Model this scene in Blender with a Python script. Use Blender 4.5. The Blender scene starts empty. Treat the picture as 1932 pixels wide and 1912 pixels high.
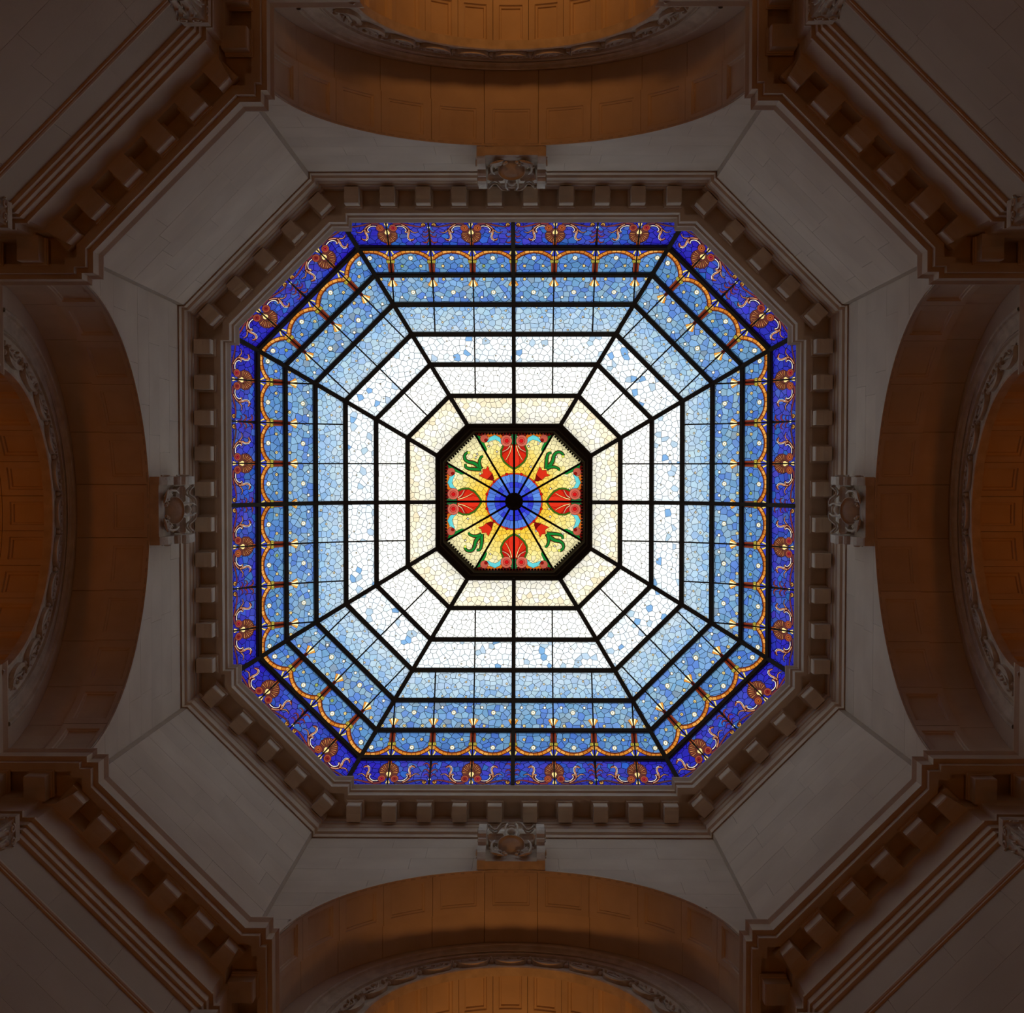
import bpy, bmesh, math, random
import numpy as np
from mathutils import Vector, Matrix, geometry
random.seed(7)
scene = bpy.context.scene
C = scene.collection
SQ = math.sqrt(2.0)
PI = math.pi
EYE = 1.6                      # eye height above the rotunda floor; h below is height above the eye

# ------------------------------------------------------------------ camera
def cam_rot(tx, ty, roll):
    Rx = np.array([[1, 0, 0], [0, math.cos(tx), -math.sin(tx)], [0, math.sin(tx), math.cos(tx)]])
    Ry = np.array([[math.cos(ty), 0, math.sin(ty)], [0, 1, 0], [-math.sin(ty), 0, math.cos(ty)]])
    Rz = np.array([[math.cos(roll), -math.sin(roll), 0], [math.sin(roll), math.cos(roll), 0], [0, 0, 1]])
    return Rz @ Ry @ Rx
R = cam_rot(.0319, .0098, .0008)
cam_d = bpy.data.cameras.new('camera')
cam_d.sensor_width = 36.0
cam_d.lens = 36.0 * 2320.0 / 1932.0
cam_d.clip_end = 300
cam = bpy.data.objects.new('camera', cam_d)
C.objects.link(cam)
cam.matrix_world = Matrix(((R[0][0], -R[1][0], -R[2][0], .2842),
                           (R[0][1], -R[1][1], -R[2][1], -.9733),
                           (R[0][2], -R[1][2], -R[2][2], EYE), (0, 0, 0, 1)))
scene.camera = cam

# ------------------------------------------------------------------ world and exposure
SKY_L = 2.0
w = bpy.data.worlds.new('overcast_sky'); scene.world = w; w.use_nodes = True
bg = w.node_tree.nodes['Background']
bg.inputs[0].default_value = (1.0, .985, .95, 1); bg.inputs[1].default_value = SKY_L
vs = scene.view_settings
vs.view_transform = 'Standard'; vs.look = 'None'; vs.exposure = 0.0; vs.gamma = 1.0; vs.use_curve_mapping = False

# ------------------------------------------------------------------ warm lamps of the building (below the view)
WARM = (1.0, .33, .045)
def area(name, loc, target, size, power, color=WARM, spread=180):
    l = bpy.data.lights.new(name, 'AREA'); l.spread = math.radians(spread); l.shape = 'DISK'; l.size = size; l.energy = power; l.color = color
    o = bpy.data.objects.new(name, l); C.objects.link(o)
    o.location = (loc[0], loc[1], loc[2] + EYE)
    d = Vector(target) - Vector(loc)
    o.rotation_euler = d.to_track_quat('-Z', 'Y').to_euler()
    return o
WARM_N = (1.0, .40, .10); WARM_E = (1.0, .26, .02)
ARM_POWER = [64, 17, 58, 17]           # top, right, bottom, left arm of the photo
for k in range(4):
    n = [(0, -1), (1, 0), (0, 1), (-1, 0)][k]
    area('arm_uplight', (n[0] * 13.2, n[1] * 13.2, 10.0), (n[0] * 13.8, n[1] * 13.8, 26), 2.6, ARM_POWER[k], [WARM_N, WARM_E][k % 2], 52)
for sx in (-1, 1):
    for sy in (-1, 1):
        area('gallery_uplight', (sx * 5.6, sy * 5.6, 7.0), (sx * 5.2, sy * 5.2, 26), 1.4, 24, (1.0, .27, .015))

# ------------------------------------------------------------------ materials
def srgb(r, g, b):
    f = lambda c: (c / 255 / 12.92) if c / 255 <= .04045 else ((c / 255 + .055) / 1.055) ** 2.4
    return (f(r), f(g), f(b))
def new_mat(name):
    m = bpy.data.materials.new(name); m.use_nodes = True
    nt = m.node_tree; p = nt.nodes['Principled BSDF']
    return m, nt, p
def stone(name, c1, c2, scale=.8, rough=.85, bump=.15, vein=True):
    m, nt, p = new_mat(name)
    geo = nt.nodes.new('ShaderNodeNewGeometry')
    oi = nt.nodes.new('ShaderNodeObjectInfo')
    n1 = nt.nodes.new('ShaderNodeTexNoise'); n1.inputs['Scale'].default_value = scale; n1.inputs['Detail'].default_value = 6
    nt.links.new(geo.outputs['Position'], n1.inputs['Vector'])
    n2 = nt.nodes.new('ShaderNodeTexNoise'); n2.inputs['Scale'].default_value = 14; n2.inputs['Detail'].default_value = 4
    nt.links.new(geo.outputs['Position'], n2.inputs['Vector'])
    ramp = nt.nodes.new('ShaderNodeValToRGB')
    ramp.color_ramp.elements[0].position = .32; ramp.color_ramp.elements[0].color = (*c1, 1)
    ramp.color_ramp.elements[1].position = .7; ramp.color_ramp.elements[1].color = (*c2, 1)
    nt.links.new(n1.outputs['Fac'], ramp.inputs[0])
    mul = nt.nodes.new('ShaderNodeMixRGB'); mul.blend_type = 'MULTIPLY'; mul.inputs[0].default_value = 1.0
    mr = nt.nodes.new('ShaderNodeMapRange'); mr.inputs['To Min'].default_value = .955; mr.inputs['To Max'].default_value = 1.03
    nt.links.new(oi.outputs['Random'], mr.inputs['Value'])
    comb = nt.nodes.new('ShaderNodeCombineColor')
    for i in range(3): nt.links.new(mr.outputs[0], comb.inputs[i])
    nt.links.new(ramp.outputs[0], mul.inputs[1]); nt.links.new(comb.outputs[0], mul.inputs[2])
    nt.links.new(mul.outputs[0], p.inputs['Base Color'])
    p.inputs['Roughness'].default_value = rough
    b = nt.nodes.new('ShaderNodeBump'); b.inputs['Strength'].default_value = bump; b.inputs['Distance'].default_value = .02
    nt.links.new(n2.outputs['Fac'], b.inputs['Height']); nt.links.new(b.outputs[0], p.inputs['Normal'])
    return m
M = {}
M['stone'] = stone('pale_limestone', (.66, .53, .40), (.76, .63, .485))
M['trim'] = stone('moulded_limestone', (.66, .53, .395), (.76, .62, .47), 1.4)
M['joint'] = stone('mortar', (.55, .45, .35), (.61, .51, .40), 3)
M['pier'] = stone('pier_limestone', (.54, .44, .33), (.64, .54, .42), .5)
M['granite'] = stone('dark_granite', (.07, .05, .04), (.12, .09, .07), 2, .5)  # dark stone made up for unseen surfaces, to cut bounced light
M['carved'] = stone('carved_limestone', (.58, .49, .38), (.76, .66, .53), 4, bump=.5)
M['floor'] = stone('marble_floor', (.10, .07, .05), (.2, .15, .11), .5, .35)
M['roof'] = stone('roof_deck', (.3, .3, .3), (.35, .35, .35))  # for the unseen shell added to keep sky light out of gaps
def metal(name, c, rough=.55):
    m, nt, p = new_mat(name)
    n1 = nt.nodes.new('ShaderNodeTexNoise'); n1.inputs['Scale'].default_value = 9
    r = nt.nodes.new('ShaderNodeValToRGB')
    r.color_ramp.elements[0].color = (*[x * .7 for x in c], 1); r.color_ramp.elements[1].color = (*[x * 1.3 for x in c], 1)
    nt.links.new(n1.outputs['Fac'], r.inputs[0]); nt.links.new(r.outputs[0], p.inputs['Base Color'])
    p.inputs['Roughness'].default_value = rough; p.inputs['Specular IOR Level'].default_value = .12
    return m
M['frame'] = metal('dark_painted_iron', (.085, .078, .058))
M['bronze'] = metal('dark_bronze', (.045, .029, .013), .8)
M['lead'] = metal('lead_came', (.035, .035, .04), .7)
# stained glass: light comes through it from the sky behind
gm, nt, p = new_mat('stained_glass')
nt.nodes.remove(p)
out = nt.nodes['Material Output']
att = nt.nodes.new('ShaderNodeVertexColor'); att.layer_name = 'Glass'
geo = nt.nodes.new('ShaderNodeNewGeometry')
nz = nt.nodes.new('ShaderNodeTexNoise'); nz.inputs['Scale'].default_value = 3.0; nz.inputs['Detail'].default_value = 5
mp = nt.nodes.new('ShaderNodeMapping'); mp.inputs['Scale'].default_value = (2.2, 2.2, 5)
nt.links.new(geo.outputs['Position'], mp.inputs[0]); nt.links.new(mp.outputs[0], nz.inputs['Vector'])
mr = nt.nodes.new('ShaderNodeMapRange'); mr.inputs['From Min'].default_value = .3; mr.inputs['From Max'].default_value = .7
mr.inputs['To Min'].default_value = .90; mr.inputs['To Max'].default_value = 1.04
nt.links.new(nz.outputs['Fac'], mr.inputs['Value'])
mx = nt.nodes.new('ShaderNodeMixRGB'); mx.blend_type = 'MULTIPLY'; mx.inputs[0].default_value = 1
cc = nt.nodes.new('ShaderNodeCombineColor')
for i in range(3): nt.links.new(mr.outputs[0], cc.inputs[i])
nt.links.new(att.outputs['Color'], mx.inputs[1]); nt.links.new(cc.outputs[0], mx.inputs[2])
tr = nt.nodes.new('ShaderNodeBsdfTranslucent'); nt.links.new(mx.outputs[0], tr.inputs['Color'])
gl = nt.nodes.new('ShaderNodeBsdfGlossy'); gl.inputs['Roughness'].default_value = .25; gl.inputs['Color'].default_value = (1, 1, 1, 1)
ms = nt.nodes.new('ShaderNodeMixShader'); ms.inputs[0].default_value = .03
nt.links.new(tr.outputs[0], ms.inputs[1]); nt.links.new(gl.outputs[0], ms.inputs[2]); nt.links.new(ms.outputs[0], out.inputs['Surface'])
M['glass'] = gm

# ------------------------------------------------------------------ helpers
class MB:
    """collects faces (h heights) and links them as one mesh object"""
    def __init__(s): s.v = []; s.f = []; s.m = []; s.c = []
    def add(s, verts, faces, mi=0, col=None):
        b = len(s.v); s.v += [tuple(v) for v in verts]
        for f in faces:
            s.f.append([i + b for i in f]); s.m.append(mi); s.c.append(col)
    def box(s, o, ax, ay, az):                 # o corner, three edge vectors
        o, ax, ay, az = map(Vector, (o, ax, ay, az))
        v = [o, o + ax, o + ax + ay, o + ay, o + az, o + ax + az, o + ax + ay + az, o + ay + az]
        s.add(v, [(0, 3, 2, 1), (4, 5, 6, 7), (0, 1, 5, 4), (1, 2, 6, 5), (2, 3, 7, 6), (3, 0, 4, 7)])
    def bar(s, a, b, wv, dv):                  # prism from a to b, width vector and depth vector, centred
        a, b, wv, dv = map(Vector, (a, b, wv, dv))
        s.box(a - wv / 2 - dv / 2, b - a, wv, dv)
    def tube(s, pts, rad, n=6, closed=False):
        pts = [Vector(p) for p in pts]; N = len(pts); rings = []
        for i, p in enumerate(pts):
            t = (pts[min(i + 1, N - 1)] - pts[max(i - 1, 0)]).normalized()
            u = t.orthogonal().normalized() if i == 0 else (pu - t * pu.dot(t)).normalized()
            pu = u; v = t.cross(u)
            r = rad[i] if isinstance(rad, (list, tuple)) else rad
            rings.append([p + (u * math.cos(2 * PI * j / n) + v * math.sin(2 * PI * j / n)) * r for j in range(n)])
        vs_ = [q for r_ in rings for q in r_]; fs = []
        for i in range(N - 1):
            for j in range(n):
                fs.append((i * n + j, i * n + (j + 1) % n, (i + 1) * n + (j + 1) % n, (i + 1) * n + j))
        fs.append(tuple(range(n))); fs.append(tuple((N - 1) * n + j for j in range(n)))
        s.add(vs_, fs)
    def ball(s, c, r, sc=(1, 1, 1), n=8, m=6, frame=None):
        c = Vector(c); vs_ = []; fs = []
        F = frame or (Vector((1, 0, 0)), Vector((0, 1, 0)), Vector((0, 0, 1)))
        for i in range(m + 1):
            th = PI * i / m
            for j in range(n):
                ph = 2 * PI * j / n
                vs_.append(c + F[0] * (r * sc[0] * math.sin(th) * math.cos(ph)) + F[1] * (r * sc[1] * math.sin(th) * math.sin(ph)) + F[2] * (r * sc[2] * math.cos(th)))
        for i in range(m):
            for j in range(n):
                fs.append((i * n + j, i * n + (j + 1) % n, (i + 1) * n + (j + 1) % n, (i + 1) * n + j))
        s.add(vs_, fs)
    def build(s, name, mats, parent=None, smooth=False):
        off = Vector((0, 0, -EYE))
        if parent is not None:
            pp = parent
            while pp is not None: off = off + pp.location; pp = pp.parent
        me = bpy.data.meshes.new(name)
        me.from_pydata([Vector(v) - off for v in s.v], [], s.f)
        if not isinstance(mats, (list, tuple)): mats = [mats]
        for m_ in mats: me.materials.append(m_)
        if len(mats) > 1: me.polygons.foreach_set('material_index', s.m)
        if any(c is not None for c in s.c):
            ca = me.color_attributes.new('Glass', 'FLOAT_COLOR', 'CORNER')
            arr = []
            for f, c in zip(s.f, s.c): arr += list((*(c or (0, 0, 0)), 1.0)) * len(f)
            ca.data.foreach_set('color', arr)
        if smooth: me.polygons.foreach_set('use_smooth', [True] * len(me.polygons))
        me.update()
        o = bpy.data.objects.new(name, me); C.objects.link(o)
        if parent is not None: o.parent = parent
        return o
def recalc(o):
    b = bmesh.new(); b.from_mesh(o.data); bmesh.ops.recalc_face_normals(b, faces=b.faces); b.to_mesh(o.data); b.free(); return o
def tag(o, label=None, cat=None, group=None, kind=None):
    for k_, v_ in (('label', label), ('category', cat), ('group', group), ('kind', kind)):
        if v_: o[k_] = v_
    return o
def empty(name, loc):
    o = bpy.data.objects.new(name, None); C.objects.link(o); o.location = (loc[0], loc[1], loc[2] + EYE); return o

ORTHO = [((0, -1), (1, 0)), ((1, 0), (0, 1)), ((0, 1), (-1, 0)), ((-1, 0), (0, -1))]     # top, right, bottom, left of the photo
r2 = 1 / SQ
DIAG = [((r2, -r2), (r2, r2)), ((r2, r2), (-r2, r2)), ((-r2, r2), (-r2, -r2)), ((-r2, -r2), (r2, -r2))]
PLACE = ['top', 'right', 'bottom', 'left']
DPLACE = ['upper right', 'lower right', 'lower left', 'upper left']
COMPASS = ['north', 'east', 'south', 'west']; DCOMPASS = ['northeast', 'southeast', 'southwest', 'northwest']
def P(side, p, D, h):
    n, t = side
    return Vector((n[0] * D + t[0] * p, n[1] * D + t[1] * p, h))

# ------------------------------------------------------------------ upper cornice (runs round the foot of the glass dome)
def oct_loop(a, s1, a2, dd):
    s2 = SQ * dd - a2
    q = [(s1, a), (s1, a2), (s2, a2), (a2, s2), (a2, s1), (a, s1)]
    pts = []
    for (sx, sy, rev) in ((1, 1, 0), (1, -1, 1), (-1, -1, 0), (-1, 1, 1)):
        qq = [(x * sx, y * sy) for x, y in q]
        if rev: qq = qq[::-1]
        pts += qq
    return pts
def wl(t):      # offset of the wall loop inwards by t
    return oct_loop(8 - t, 4.85 - t, 7.85 - .414 * t, 8.98 - t)
def cl(e):      # corona loops
    return oct_loop(7.237 - e, 4.12 - e * .6, 7.022 - e, 8.167 - e)
lv = [(wl(0), 29.46), (wl(.04), 29.43), (wl(.04), 29.65), (wl(.10), 29.67), (wl(.10), 29.95), (wl(.125), 29.97), (wl(.125), 30.15),
      (wl(.155), 30.16), (wl(.155), 30.33), (wl(.20), 30.36), (wl(.20), 30.63), (cl(-.165), 30.63), (cl(-.165), 30.5), (cl(0), 30.5), (cl(0), 30.78), (cl(.053), 30.79),
      (cl(.053), 30.93), (cl(.075), 30.96), (cl(.12), 31.02), (cl(.12), 31.1), (cl(-.3), 31.1), (cl(-.3), 31.4)]
def loft(levels, closed, mb=None):
    mb = mb or MB(); N = len(levels[0][0])
    for (l0, h0), (l1, h1) in zip(levels, levels[1:]):
        vs_ = [(x, y, h0) for x, y in l0] + [(x, y, h1) for x, y in l1]
        mb.add(vs_, [(i, (i + 1) % N, N + (i + 1) % N, N + i) for i in range(N if closed else N - 1)])
    return mb
cor = recalc(loft(lv, True).build('trim_1', M['trim']))
tag(cor, 'eight-sided pale moulded cornice with block brackets framing the glass dome', kind='structure')

def bracket_mesh(name, wdt, dep, hgt, cap, mat, taper=0.0):
    """block bracket: +x runs from the wall towards the room centre, y along the wall, z up; top at z=0"""
    mb = MB()
    ch = hgt * .24
    prof = [(0, -ch), (dep, -ch), (dep, -ch - (hgt - ch) * .90), (dep - .02, -hgt), (dep * .72, -hgt), (dep * .5, -hgt + .012), (dep * .2, -hgt), (0, -hgt)]
    n = len(prof); w2 = wdt / 2
    for sy in (-1, 1): pass
    vs_ = []
    for sy in (-1, 1):
        for x, z in prof:
            yy = sy * w2
            if taper and sy * taper > 0: yy = sy * (w2 - abs(taper) * x / dep)
            vs_.append((x, yy, z))
    fs = [tuple(range(n))[::-1], tuple(range(n, 2 * n))] + [(i, (i + 1) % n, n + (i + 1) % n, n + i) for i in range(n)]
    mb.add(vs_, fs)
    mb.box((0, -w2, -.001), (dep - .01, 0, 0), (0, wdt, 0), (0, 0, .14))
    c = cap
    mb.box((0, -w2 - c, -ch), (dep + c, 0, 0), (0, wdt + 2 * c, 0), (0, 0, ch * .55))
    mb.box((0, -w2 - c * 1.6, -ch * .45), (dep + c * 1.6, 0, 0), (0, wdt + 3.2 * c, 0), (0, 0, ch * .45))
    me = bpy.data.meshes.new(name)
    me.from_pydata(mb.v, [], mb.f); me.materials.append(mat); me.update()
    b = bmesh.new(); b.from_mesh(me); bmesh.ops.recalc_face_normals(b, faces=b.faces); b.to_mesh(me); b.free()
    return me
def put(me, name, side, p, D, h, parent):
    o = bpy.data.objects.new(name, me); C.objects.link(o); o.parent = parent
    n, t = side
    q = P(side, p, D, h + EYE)
    # local x -> -n (towards centre), y -> t, z up
    Mx = Matrix(((-n[0], t[0], 0, q.x), (-n[1], t[1], 0, q.y), (0, 0, 1, q.z), (0, 0, 0, 1)))
    o.matrix_local = Mx
    return o
um = bracket_mesh('modillion', .345, .41, .40, .035, M['trim'])
for s in ORTHO:
    for k in range(-5, 5): put(um, 'modillion', s, .4365 + .873 * k, 7.80, 30.5, cor)
for s in DIAG:
    for k in range(-2, 3): put(um, 'modillion', s, .955 * k, 8.78, 30.5, cor)

# ------------------------------------------------------------------ upper walls (drum): ashlar, arch cut in the four long ones
HC1, R1 = 22.62, 4.49
def arch_h(x, R_=R1, hc=HC1):
    return hc + math.sqrt(max(R_ * R_ - x * x, 0)) if abs(x) < R_ else -99
def block(side, D, x0, x1, h0, h1, hole, parent, mat, g=.0025, dep=.03, name='stone_block', proud=0.0):
    x0 += g; x1 -= g; h0 += g; h1 -= g
    if hole: n = 16
    else: n = 1
    xs = [x0 + (x1 - x0) * i / n for i in range(n + 1)]
    lo = [max(h0, hole(x)) if hole else h0 for x in xs]
    if all(l >= h1 - .02 for l in lo): return None
    cols = [i for i in range(n + 1) if lo[i] < h1 - .02]
    i0, i1 = cols[0], cols[-1]
    if hole and i0 > 0: i0 -= 0
    mb = MB()
    if i1 <= i0: return None
    D = D - proud
    for i in range(i0, i1):
        a = [P(side, xs[i], D, lo[i]), P(side, xs[i + 1], D, lo[i + 1]), P(side, xs[i + 1], D, h1), P(side, xs[i], D, h1)]
        b = [P(side, xs[i], D + dep, lo[i]), P(side, xs[i + 1], D + dep, lo[i + 1]), P(side, xs[i + 1], D + dep, h1), P(side, xs[i], D + dep, h1)]
        mb.add(a + b, [(0, 1, 2, 3), (0, 1, 5, 4), (3, 2, 6, 7)])
    mb.add([P(side, xs[i0], D, lo[i0]), P(side, xs[i0], D, h1), P(side, xs[i0], D + dep, h1), P(side, xs[i0], D + dep, lo[i0])], [(0, 1, 2, 3)])
    mb.add([P(side, xs[i1], D, lo[i1]), P(side, xs[i1], D, h1), P(side, xs[i1], D + dep, h1), P(side, xs[i1], D + dep, lo[i1])], [(0, 1, 2, 3)])
    return mb.build(name, mat, parent)
def courses(side, D, half, h0, h1, ch, ln, hole, parent, mat, seed, name='stone_block'):
    rnd = random.Random(seed)
    n = round((h1 - h0) / ch); ch = (h1 - h0) / n
    for i in range(n):
        a, b = h0 + i * ch, h0 + (i + 1) * ch
        x = -half - rnd.uniform(0, ln * .8); xs = [-half]
        while x < half:
            x += ln * rnd.uniform(.8, 1.25)
            if x > -half + .35 and x < half - .35: xs.append(x)
        xs.append(half)
        for u, v in zip(xs, xs[1:]): block(side, D, u, v, a, b, hole, parent, mat, proud=rnd.uniform(0, .003), name=name)
for k in range(4):
    s = ORTHO[k]; mb = MB(); n = 48
    xs = [-4.85 + 9.7 * i / n for i in range(n + 1)]
    for u, v in zip(xs, xs[1:]):
        lu, lvv = max(23.25, arch_h(u)), max(23.25, arch_h(v))
        mb.add([P(s, u, 8.018, lu), P(s, v, 8.018, lvv), P(s, v, 8.018, 29.5), P(s, u, 8.018, 29.5)], [(0, 1, 2, 3)])
        mb.add([P(s, u, 8.018, lu), P(s, v, 8.018, lvv), P(s, v, 8.05, lvv), P(s, u, 8.05, lu)], [(0, 1, 2, 3)])
    o = mb.build('wall_' + COMPASS[k], M['joint'])
    tag(o, 'pale ashlar drum wall above the arch at the %s of the photo' % PLACE[k], kind='structure')
    courses(s, 8.0, 4.85, 23.3, 29.46, .77, 1.75, arch_h, o, M['stone'], 10 + k)
    s = DIAG[k]; hw = SQ * 8.98 / 2 - 0; hd = (7.85 - 4.85) / SQ
    mb = MB()
    mb.add([P(s, -hd, 8.998, 23.25), P(s, hd, 8.998, 23.25), P(s, hd, 8.998, 29.5), P(s, -hd, 8.998, 29.5)], [(0, 1, 2, 3)])
    for sg in (-1, 1):                      # narrow return where the diagonal wall meets the arch wall
        q1 = P(s, sg * hd, 8.98, 0)
        # step direction: towards the neighbouring long wall plane
        ks = ORTHO[k] if sg < 0 else ORTHO[(k + 1) % 4]
        n_ = ks[0]
        q2 = q1 + Vector((n_[0], n_[1], 0)) * .16
        mb.add([(q1.x, q1.y, 23.25), (q2.x, q2.y, 23.25), (q2.x, q2.y, 29.5), (q1.x, q1.y, 29.5)], [(0, 1, 2, 3)])
    o = mb.build('wall_' + DCOMPASS[k], M['joint'])
    tag(o, 'pale ashlar drum wall on the %s diagonal of the photo' % DPLACE[k], kind='structure')
    courses(s, 8.98, hd, 23.3, 29.46, .77, 1.6, None, o, M['stone'], 20 + k)

# ------------------------------------------------------------------ lower entablatures on the four piers
ARM = 17.0
X0, X1_, X2_, X4_, Y1_, Y3_, YA = 2.72, 4.942, 4.522, 4.407, 7.659, 7.874, 9.58
def pier_path(e, far=ARM):
    a = [(X0 + e, far), (X0 + e, YA + e), (X4_ + e, YA + e), (X4_ + e, Y3_ + e), (X2_ + e, Y3_ + e)]
    dd = (X1_ + Y1_) / SQ + e
    xf = X1_ + .4142 * e
    if xf <= X2_ + e + .01:
        yy = SQ * dd - (X2_ + e); a += [(X2_ + e, yy), (X2_ + e + .0005, yy - .0005)]
    else: a += [(X2_ + e, Y1_ + e), (xf, Y1_ + e)]
    return a + [(y, x) for x, y in a[::-1]]
def quad(k, pts):           # canonical (+x,+y) quadrant to pier k (0 upper right, 1 lower right, 2 lower left, 3 upper left)
    sx, sy = [(1, -1), (1, 1), (-1, 1), (-1, -1)][k]
    return [(x * sx, y * sy) for x, y in pts]
prof = [(.45, 23.31), (0, 23.31), (0, 23.27), (.055, 23.17), (.055, 22.87), (.14, 22.86), (.14, 22.70), (.305, 22.70), (.305, 22.88), (.70, 22.88), (.70, 22.36), (.74, 22.35), (.77, 22.28), (.77, 21.50), (.69, 21.50), (.69, 21.43),
        (.755, 21.42), (.755, 21.215), (.795, 21.21), (.795, 21.045), (.845, 21.04), (.845, 20.90), (.91, 20.89)]
lm = bracket_mesh('modillion', .40, .46, .36, .03, M['trim'])
lm_a = bracket_mesh('modillion', .40, .46, .36, .0, M['trim'], taper=.13)
lm_b = bracket_mesh('modillion', .40, .46, .36, .0, M['trim'], taper=-.13)
for k in range(4):
    levels = [(quad(k, pier_path(e)), h) for e, h in prof]
    o = recalc(loft(levels, False).build('trim_%d' % (k + 2), M['trim']))
    tag(o, 'stepped limestone entablature with block brackets on the %s pier' % DPLACE[k], kind='structure')
    s = DIAG[k]; Df = (X1_ + Y1_) / SQ + .77
    for j in (-1.275, -.425, .425, 1.275): put(lm, 'modillion', s, j, Df, 22.70, o)
    put(lm_a, 'modillion', s, 2.03, Df, 22.70, o); put(lm_b, 'modillion', s, -2.03, Df, 22.70, o)
    # returns along the two arms
    for kk, sg in ((k, 1), ((k + 1) % 4, -1)):
        n, t = ORTHO[kk]
        side2 = ((t[0] * sg, t[1] * sg), (n[0], n[1]))          # wall facing the arm axis
        for yy in (8.72, 9.55): put(lm, 'modillion', side2, yy, X4_ + .77, 22.70, o)
        for yy in (11.2, 12.05): put(lm, 'modillion', side2, yy, X0 + .77, 22.70, o)
        put(lm, 'modillion', ((n[0], n[1]), (t[0] * sg, t[1] * sg)), 4.3, YA + .77, 22.70, o)
    # pier wall down to the floor
    wv = [(quad(k, pier_path(.93)), 20.95), (quad(k, pier_path(.93)), 12.9)]
    wo = recalc(loft(wv, False).build('wall_%s_pier' % DCOMPASS[k], M['joint']))
    tag(wo, 'shaded limestone pier wall below the %s entablature' % DPLACE[k], kind='structure')
    hd = (Y1_ + .93 - X2_ - .93) / SQ + .1
    hd = (SQ * ((X1_ + Y1_) / SQ + .93) - 2 * (X2_ + .93)) / SQ
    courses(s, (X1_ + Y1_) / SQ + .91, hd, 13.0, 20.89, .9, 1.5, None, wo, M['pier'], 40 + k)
    recalc(loft([(quad(k, pier_path(.92)), 12.9), (quad(k, pier_path(.92)), -EYE)], False).build('wall_facing', M['granite'], wo))  # dark facing added below the view so less light bounces up
    # astragal band
    ba = [(.91, 19.97), (.86, 19.97), (.86, 19.93), (.845, 19.90), (.86, 19.87), (.875, 19.86), (.875, 19.82), (.93, 19.80)]
    mb = MB(); dd = (X1_ + Y1_) / SQ
    for (e0, h0), (e1, h1) in zip(ba, ba[1:]):
        mb.add([P(s, -hd, dd + e0, h0), P(s, hd, dd + e0, h0), P(s, hd, dd + e1, h1), P(s, -hd, dd + e1, h1)], [(0, 1, 2, 3)])
    mb.build('astragal_band', M['trim'], wo)

# ------------------------------------------------------------------ arches and vaults over the four arms
def VP(side, ang, D, R_, hc):          # ang 0 at crown
    return P(side, R_ * math.sin(ang), D, hc + R_ * math.cos(ang))
def vault_cell(side, hc, R_, a0, a1, D0, D1, fa, fd, dep, parent, name, mat, g=.006):
    ga = g / R_
    a0 += ga; a1 -= ga; D0 += g; D1 -= g
    def axis(u0, u1, f, st, mid):
        if dep == 0: return [(u0 + (u1 - u0) * i / mid, 0) for i in range(mid + 1)]
        L = [(u0, 0), (u0 + f, 0), (u0 + f + st * .3, .45), (u0 + f + st, .55), (u0 + f + st * 1.15, 1)]
        Rr = [(u1 - f - st * 1.15, 1), (u1 - f - st, .55), (u1 - f - st * .3, .45), (u1 - f, 0), (u1, 0)]
        M_ = [(L[-1][0] + (Rr[0][0] - L[-1][0]) * i / mid, 1) for i in range(1, mid)]
        return L + M_ + Rr
    ua = axis(a0, a1, fa / R_, .05 / R_, 3); ud = axis(D0, D1, fd, .05, 1)
    vs_ = []; na, nd = len(ua), len(ud)
    for a, wa in ua:
        for d, wd in ud: vs_.append(VP(side, a, d, R_ + dep * min(wa, wd), hc))
    fs = [(i * nd + j, i * nd + j + 1, (i + 1) * nd + j + 1, (i + 1) * nd + j) for i in range(na - 1) for j in range(nd - 1)]
    mb = MB(); mb.add(vs_, fs)
    # rim
    edge = [(i, 0) for i in range(na)] + [(na - 1, j) for j in range(1, nd)] + [(i, nd - 1) for i in range(na - 2, -1, -1)] + [(0, j) for j in range(nd - 2, 0, -1)]
    for (i, j), (i2, j2) in zip(edge, edge[1:] + edge[:1]):
        q = [VP(side, ua[i][0], ud[j][0], R_, hc), VP(side, ua[i2][0], ud[j2][0], R_, hc), VP(side, ua[i2][0], ud[j2][0], R_ + .06, hc), VP(side, ua[i][0], ud[j][0], R_ + .06, hc)]
        mb.add(q, [(0, 1, 2, 3)])
    return mb.build(name, mat, parent)
def arc_band(mb, side, hc, pr, a0, a1, n=64):     # loft of (R, D) profile along the arch
    for i in range(n):
        u, v = a0 + (a1 - a0) * i / n, a0 + (a1 - a0) * (i + 1) / n
        for (Ra, Da), (Rb, Db) in zip(pr, pr[1:]):
            mb.add([VP(side, u, Da, Ra, hc), VP(side, v, Da, Ra, hc), VP(side, v, Db, Rb, hc), VP(side, u, Db, Rb, hc)], [(0, 1, 2, 3)])
HC2 = 22.82
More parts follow.
